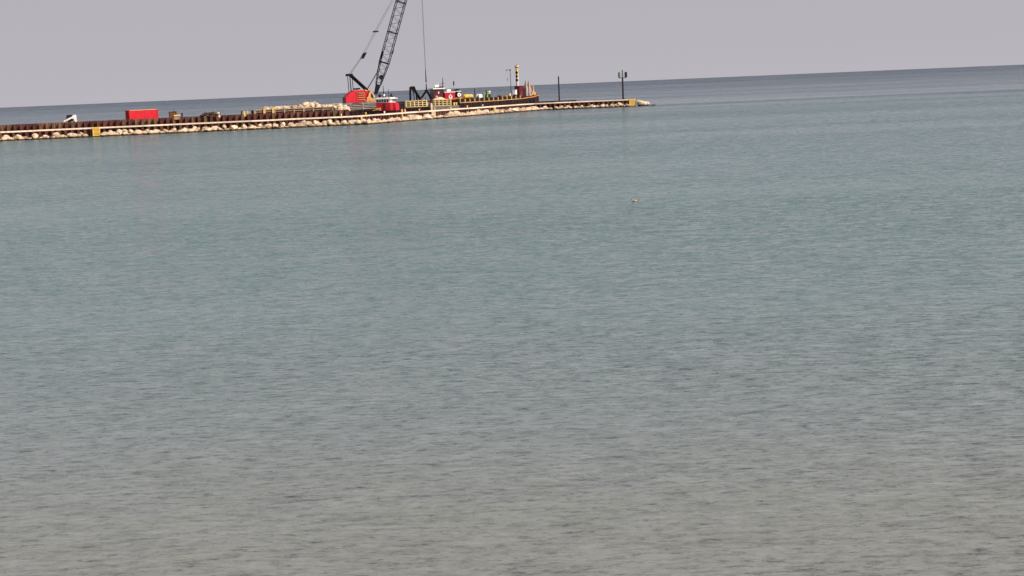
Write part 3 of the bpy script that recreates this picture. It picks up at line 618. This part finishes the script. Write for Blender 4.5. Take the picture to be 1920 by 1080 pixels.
hb = MB().ball((0, 0, 0), 2.4, 2.0, 2.45, 20, 8, True); rnd = random.Random(3)
hb.v = [(x*(1.0+.25*(1-min(1, z/2.45)))+rnd.uniform(-.06, .06), y+rnd.uniform(-.06, .06), max(0, (z*.96))+(rnd.uniform(-.04, .04) if z > .1 else 0)) for x, y, z in hb.v]
hb.build('mound', 'sand', hp, True)
for lb, x, y, par, yw in (('pinkish timber fender post at the right end of the crane barge', 23.95, .3, (-42.4, 411.4), 9.5), ('pale timber fender post at the left end of the grey flat', -.35, .15, (-20.3, 429.6), 9.5)):
    fo = thing('fender_post', lb, 'post', loc(par, yw, x, y, 0), yw, 'fender posts between the barges')
    MB().cyl((0, 0, -1.5), (0, 0, 3.6), .3, .27, n=12).build('shaft', 'sand', fo); MB().cyl((0, 0, 3.6), (0, 0, 3.8), .27, .1, n=12).build('top', 'sand', fo)
bitt('yellow mooring bitt on the right corner of the grey flat', loc((-20.3, 429.6), 9.5, 7.4, .6, 2.853))

# ------------------------------------------------------------------ tall tugboat
TG = (-16.0, 462.0, 0)
tg = thing('tugboat', 'dark red tugboat with white roofed pilothouse, black funnel and round white emblems', 'tugboat', TG, 20)
MB().plan([(-9.5, 1.2), (-7.2, 0), (7.5, 0), (9, 1.0), (9, 5.0), (7.5, 6.0), (-7.2, 6.0), (-9.5, 4.8), (-10.4, 3.0)], -1.5, 2.2, [3.2, 2.7, 2.2, 2.2, 2.2, 2.2, 2.7, 3.2, 3.5]).build('hull', 'hull', tg)
ph = MB().box(-4.0, -1.0, .55, 4.6, 2.3, 7.3).build('pilothouse', 'dkred', tg)  # shade of the unlit face put into the dark red colour
for x in (-3.45, -2.5, -1.55): MB().box(x-.3, x+.3, .52, .547, 6.15, 6.95).build('window', 'glass', ph)
MB().box(-2.75, -2.45, .50, .517, 6.0, 6.6).build('window_patch', 'white', ph); MB().box(-3.5, -2.9, .52, .547, 5.2, 5.4).build('name_board', 'white', ph)  # small whitish patch in front of the middle window
for y in (1.1, 2.1, 3.1, 4.1): MB().box(-4.03, -4.003, y-.35, y+.35, 6.15, 6.95).build('window', 'glass', ph)
MB().box(-4.3, -.75, .2, 4.95, 7.303, 7.62).build('roof', 'white', tg)
rd = MB().cyl((-3.55, 1.2, 8.1), (-2.35, 1.2, 8.15), .42, n=14).build('life_raft', 'white', tg); MB().box(-3.6, -2.3, .9, 1.5, 7.625, 7.75).build('cradle', 'black', rd)
MB().cyl((-.95, 1.6, 7.62), (-.85, 1.6, 10.5), .16, .07, n=8).build('mast', 'black', tg); MB().bar((-1.3, 1.6, 8.9), (-.4, 1.6, 8.9), .08).build('yard', 'black', tg)
MB().box(-2.2, -.9, 1.0, 2.0, 7.623, 8.0).build('mast_house', 'black', tg); MB().cyl((-1.75, 1.5, 8.0), (-1.75, 1.5, 9.0), .06, n=6).build('antenna', 'steel', tg); MB().cyl((-2.1, 1.7, 8.0), (-2.15, 1.7, 9.3), .04, n=6).build('antenna', 'white', tg)
cbn = MB().box(-.95, 2.15, 0.02, 5.4, 2.3, 6.2).build('cabin', 'red', tg); MB().box(-1.0, 2.25, -.05, 5.5, 6.203, 6.4).build('boat_deck', 'white', tg)
MB().ring((.75, 0, 4.95), .26, .55, -.06, .015, 120, 420, 22).build('emblem', 'white', cbn); MB().prism([(.45, 5.35), (.75, 5.85), (1.05, 5.35)], -.045, .015).build('emblem_point', 'white', cbn)
MB().box(-.9, 2.1, -.1, .015, 2.75, 2.9).build('rub_strip', 'orange', cbn); MB().box(.9, 3.4, -.3, -.18, 4.25, 4.4).build('hand_rail', 'orange', tg)
MB().cyl((.2, 1.5, 6.75), (1.3, 1.5, 6.75), .36, n=14).build('life_raft', 'white', tg)
fn = MB().cyl((3.55, 2.2, 2.3), (3.55, 2.2, 6.75), 1.15, 1.05, n=24).build('funnel', 'black', tg, False)
for z in (4.45, 6.35): MB().cyl((3.55, 2.2, z), (3.55, 2.2, z+.22), 1.18, n=24).build('white_band', 'white', fn)
MB().ring((3.75, 1.08, 5.45), .0, .58, -.09, .1, n=24).build('emblem', 'white', fn); MB().ring((3.75, .98, 5.45), .05, .15, -.03, .1, n=10).build('emblem_centre', 'black', fn)
MB().cyl((3.3, 2.2, 6.75), (3.3, 2.2, 7.15), .3, n=10).build('exhaust_pipe', 'black', fn); MB().cyl((3.95, 2.2, 6.75), (3.95, 2.2, 7.05), .25, n=10).build('exhaust_pipe', 'black', fn)
MB().cyl((2.35, 1.5, 6.4), (2.38, 1.5, 8.3), .035, n=6).build('light_pole', 'steel', tg); MB().cyl((2.38, 1.5, 8.2), (2.38, 1.5, 9.4), .2, .16, n=10).build('mast_light', 'black', tg)
MB().box(2.3, 7.2, .8, 5.2, 2.25, 3.4).build('engine_casing', 'dkred', tg)
for x in (-5.5, -6.6): MB().cyl((x, .6, 2.7), (x, .6, 5.2), .07, n=6).build('rail_post', 'steel', tg)

# ------------------------------------------------------------------ long black barge with gear
VB = (-12.2, 441.0, 0); VY = 60.5; VD = 3.55
vb = thing('work_barge', 'long black work barge with yellow rail posts and raised dark bow', 'barge', VB, VY)
pl = [(0, 0), (20, 0), (36, 0), (43, .1), (48.5, 1.4), (51.8, 3.5), (48.5, 5.6), (43, 6.9), (36, 7), (20, 7), (0, 7)]
MB().plan(pl, -1.2, 3.3, [3.3, 3.3, 3.45, 3.75, 4.15, 4.45, 4.15, 3.75, 3.45, 3.3, 3.3]).build('hull', 'hull', vb)
def strip(y_off, z0, z1, m_, name, pts):
    mb = MB()
    for (xa, ya, za), (xb, yb_, zb) in zip(pts, pts[1:]):
        mb.quadbox([(xa, ya-y_off, za+z0), (xb, yb_-y_off, zb+z0), (xb, yb_, zb+z0), (xa, ya, za+z0), (xa, ya-y_off, za+z1), (xb, yb_-y_off, zb+z1), (xb, yb_, zb+z1), (xa, ya, za+z1)])
    return mb.build(name, m_, vb)
ED = [(0, 0, 3.3), (20, 0, 3.3), (36, 0, 3.45)]; ED2 = [(36.02, 0, 3.45), (43, .1, 3.75), (48.5, 1.4, 4.15), (51.8, 3.5, 4.45)]
strip(.12, .0, .16, 'tan', 'deck_edge', ED); strip(.14, .0, .24, 'orange', 'bow_edge', ED2)
for i in range(14):
    x = .3+i*2.62; z = 3.3+max(0, x-20)*.0094; MB().box(x-.19, x+.19, -.1, .06, z+.205, z+1.05).build('rail_post', 'oldyellow', vb)
MB().box(.1, 34.5, .75, 1.1, 3.3, 4.42).build('coaming', 'hull', vb); MB().box(.1, 34.5, 1.103, 6.5, 3.3, 4.2).build('hatch_deck', 'dkwood', vb)
for i in range(17): x = .9+i*2.05; MB().box(x-.06, x+.06, -.09, -.003, .6, 3.2).build('hull_rib', 'dkwood', vb)
for i in range(4): x = 36.5+i*2.2; MB().cyl((x, -.25, 2.6), (x, -.02, 2.6), .55, n=16).build('tyre_fender', 'rubber', vb)
def onv(x, y, z): return loc(VB, VY, x, y, z)
yt = thing('fuel_tank', 'yellow horizontal tank on the left part of the long black barge', 'tank', onv(9.4, 3.0, 4.203), VY)
MB().cyl((-2.3, 0, .75), (2.3, 0, .75), .55, n=18).build('shell', 'yellow', yt)
for x in (-1.5, 1.5): MB().box(x-.15, x+.15, -.45, .45, 0, .5).build('saddle', 'steel', yt)
MB().cyl((0, 0, 1.25), (0, 0, 1.45), .14, n=8).build('filler_cap', 'cream', yt)
bs = thing('short_post', 'thin black post standing on the long barge beside the cable reel', 'post', onv(13.5, 3.0, 4.203), VY)
MB().cyl((0, 0, 0), (0, 0, 2.85), .14, .11, n=10).build('shaft', 'black', bs); MB().box(-.3, .3, -.3, .3, 0, .15).build('base', 'black', bs)
cl = thing('cable_reel', 'white flanged cable reel on the long barge right of the black post', 'reel', onv(16.0, 3.0, 4.203), VY+60)
for x in (-.62, .62): MB().cyl((x-.09, 0, .62), (x+.09, 0, .62), .62, n=20).build('flange', 'white', cl)
MB().cyl((-.5, 0, .62), (.5, 0, .62), .4, n=16).build('drum', 'rustbox', cl)
gm = thing('green_winch', 'green tapered winch frame with a white top on the long barge', 'winch', onv(20.5, 3.0, 4.203), VY)
for y in (-.5, .5):
    MB().bar((-1.1, y, 0), (-.4, y, 1.7), .3).build('leg', 'green', gm); MB().bar((1.1, y, 0), (.4, y, 1.7), .3).build('leg', 'green', gm)
MB().box(-.5, .5, -.65, .65, 1.55, 1.75).build('cap_plate', 'green', gm); MB().box(-.62, .62, -.5, .3, .2, .95).build('gear_case', 'green', gm)
MB().box(-.05, .85, -.6, .3, 1.2, 2.0).build('control_box', 'white', gm); MB().cyl((-.35, .1, 1.753), (-.35, .1, 2.3), .2, n=10).build('motor', 'dkgreen', gm)
MB().cyl((0, -.9, .75), (0, .9, .75), .4, n=14).build('drum', 'dkgreen', gm)
for k, (x, s, m_, lb) in enumerate(((3.4, .5, 'orange', 'low orange crate on deck at the left end of the long barge'), (26.0, .42, 'dkred', 'small dark red crate on deck right of the green winch'), (29.5, .38, 'oldyellow', 'small yellow crate on deck between green winch and tall mast'), (31.6, .45, 'tan', 'small tan crate on deck just left of the white drum'))):
    bxo = thing('deck_crate', lb, 'crate', onv(x, 2.2, 4.203), VY+10, 'crates on the long barge'); MB().box(-s*1.2, s*1.2, -s, s, 0, s*1.1).build('body', m_, bxo); MB().box(-s*1.25, s*1.25, -s*1.05, s*1.05, s*1.1+.003, s*1.25).build('lid', m_, bxo)
wt = thing('white_drum', 'small white drum on deck left of the tall mast', 'drum', onv(33.6, 3.0, 4.203), VY)
MB().cyl((0, 0, 0), (0, 0, .95), .38, n=16).build('body', 'white', wt); MB().cyl((0, 0, .953), (0, 0, 1.02), .4, n=16).build('lid', 'grey', wt)
wc = thing('white_locker', 'white deck locker at the foot of the tall yellow topped mast', 'locker', onv(36.0, 2.6, VD), VY+6)
MB().box(-.55, .55, -.42, .42, 1.2, 2.55).build('body', 'white', wc); MB().box(-.6, .6, -.47, .47, 2.553, 2.65).build('lid', 'white', wc); MB().box(-.5, .5, -.4, .4, 0, 1.197).build('plinth', 'steel', wc)
db = thing('deck_house', 'dark red deck house carrying the mast with black day shapes', 'deck house', onv(41.0, 3.9, VD), VY)
MB().box(-1.3, 1.3, -.8, .8, 0, 3.6).build('walls', 'dkred', db); MB().box(-1.4, 1.4, -.9, .9, 3.603, 3.72).build('roof', 'dkred', db); MB().box(-.7, .1, -.83, -.803, .1, 2.0).build('door', 'rustbox', db)
ms = thing('signal_mast', 'tall white mast with yellow top showing black ball, diamond and ball', 'mast', onv(40.3, 4.0, VD+3.723), VY)
MB().cyl((0, 0, 0), (0, 0, 3.4), .46, .40, n=16).build('lower_column', 'pinkgrey', ms); MB().cyl((0, 0, 3.403), (0, 0, 5.4), .42, .40, n=16).build('upper_column', 'yellow', ms)
MB().cyl((0, 0, 5.4), (0, 0, 5.55), .62, n=16).build('top_platform', 'steel', ms); MB().cyl((0, 0, 5.55), (0, 0, 5.95), .6, n=16).build('lamp_house', 'cream', ms); MB().cyl((0, 0, 5.95), (0, 0, 6.2), .2, .15, n=10).build('lamp', 'steel', ms)
SHX, SHY = -.85, -.35
MB().cyl((SHX, SHY, .4), (SHX, SHY, 4.9), .025, n=5).build('halyard', 'rope', ms); MB().bar((0, 0, 4.9), (SHX, SHY, 4.9), .1).build('yard_arm', 'steel', ms)
for z in (1.7, 3.9): MB().ball((SHX, SHY, z), .42).build('ball_shape', 'black', ms, True)
MB().cyl((SHX, SHY, 2.8), (SHX, SHY, 3.32), .42, .02, n=14).cyl((SHX, SHY, 2.28), (SHX, SHY, 2.8), .02, .42, n=14).build('diamond_shape', 'black', ms)
tp = thing('antenna_pole', 'thin dark pole with a short crossarm left of the signal mast', 'pole', onv(36.6, 4.2, 3.303), VY)
MB().cyl((0, 0, 0), (0, 0, 8.8), .10, .07, n=8).build('shaft', 'steel', tp); MB().bar((.1, -.1, 8.7), (-1.0, .75, 8.7), .1).build('crossarm', 'steel', tp); MB().box(-.2, .15, -.15, .15, 8.5, 8.85).build('lamp', 'steel', tp)
MB().cyl((-1.0, .75, 8.5), (-1.0, .75, 8.85), .12, n=8).build('wind_vane', 'steel', tp); MB().line([(-.9, .7, 8.6), (-.75, .55, 5.2)], .02, 4).build('flag_line', 'rope', tp); MB().box(-.9, -.68, .55, .62, 5.6, 6.3).build('flag', 'dkgreen', tp)
for x, h, lb in ((43.2, 5.0, 'left one of two pointed pale steel spuds on the barge bow'), (45.0, 4.9, 'right one of two pointed pale steel spuds on the barge bow')):
    sp_ = thing('spud', lb, 'spud', onv(x, 2.8, VD+.18), VY-8, 'pointed spuds on the barge bow')
    MB().box(-.5, .5, -.5, .5, 0, h-2.2).build('shaft', 'spud', sp_); MB().box(-.5, .5, -.5, .5, h-2.197, h, .44, .44).build('point', 'spud', sp_); MB().box(-.75, .75, -.75, .75, .001, .4).build('collar', 'steel', sp_)
rc = thing('red_locker', 'narrow bright red steel locker at the right of the spuds', 'locker', onv(47.0, 3.6, VD+.45), VY+20)
MB().box(-.75, .75, -.55, .55, .1, 3.1).build('body', 'red', rc); MB().box(-.8, .8, -.6, .6, 3.103, 3.2).build('lid', 'dkred', rc); MB().box(-.6, .6, -.5, .5, 0, .097).build('plinth', 'steel', rc); MB().box(-.4, -.3, -.6, -.553, 1.4, 1.9).build('handle', 'white', rc)
fr = thing('davit', 'upright orange yellow steel davit frame at the bow of the long barge', 'davit', onv(48.0, 3.2, VD+.58), VY)
for y in (-.45, .55):
    MB().bar((0, y, 0), (-.1, y, 2.9), .2).build('post', 'yellow', fr); MB().bar((-1.6, y, .02), (-.08, y, 1.5), .14).build('brace', 'yellow', fr)
MB().bar((-.1, -.55, 2.85), (-.1, .65, 2.85), .18).build('top_bar', 'yellow', fr)
bitt('yellow mooring bitt on the raised bow of the long barge', onv(49.6, 3.4, 4.32), VY)

# ------------------------------------------------------------------ bird on the open water
dk = thing('duck', 'small brown and white bird floating alone on the open water', 'bird', (7.975, 100.53, -.05), 0); dk.scale = (.72,)*3
body = MB().ball((0, 0, .1), .26, .12, .12, 16, 10); body.v = [(x, y*(1-.3*abs(x)/.26), z + (.09*max(0, x-.12)/.14 if x > .12 else 0)) for x, y, z in body.v]; body.build('body', 'feather', dk, True)
MB().cyl((-.17, 0, .12), (-.235, 0, .26), .055, .045, n=10).build('neck', 'palefeather', dk, True); hd = MB().ball((-.25, 0, .285), .062, .05, .05).build('head', 'feather', dk, True)
MB().cyl((-.3, 0, .275), (-.375, 0, .262), .024, .012, n=8).build('bill', 'black', hd)
for y in (-1, 1): MB().ball((.03, y*.085, .15), .18, .045, .07, 12, 8).build('wing', 'palefeather', dk, True)
MB().prism([(.2, .13), (.36, .2), (.34, .23), (.2, .2)], -.05, .05).build('tail', 'black', dk)
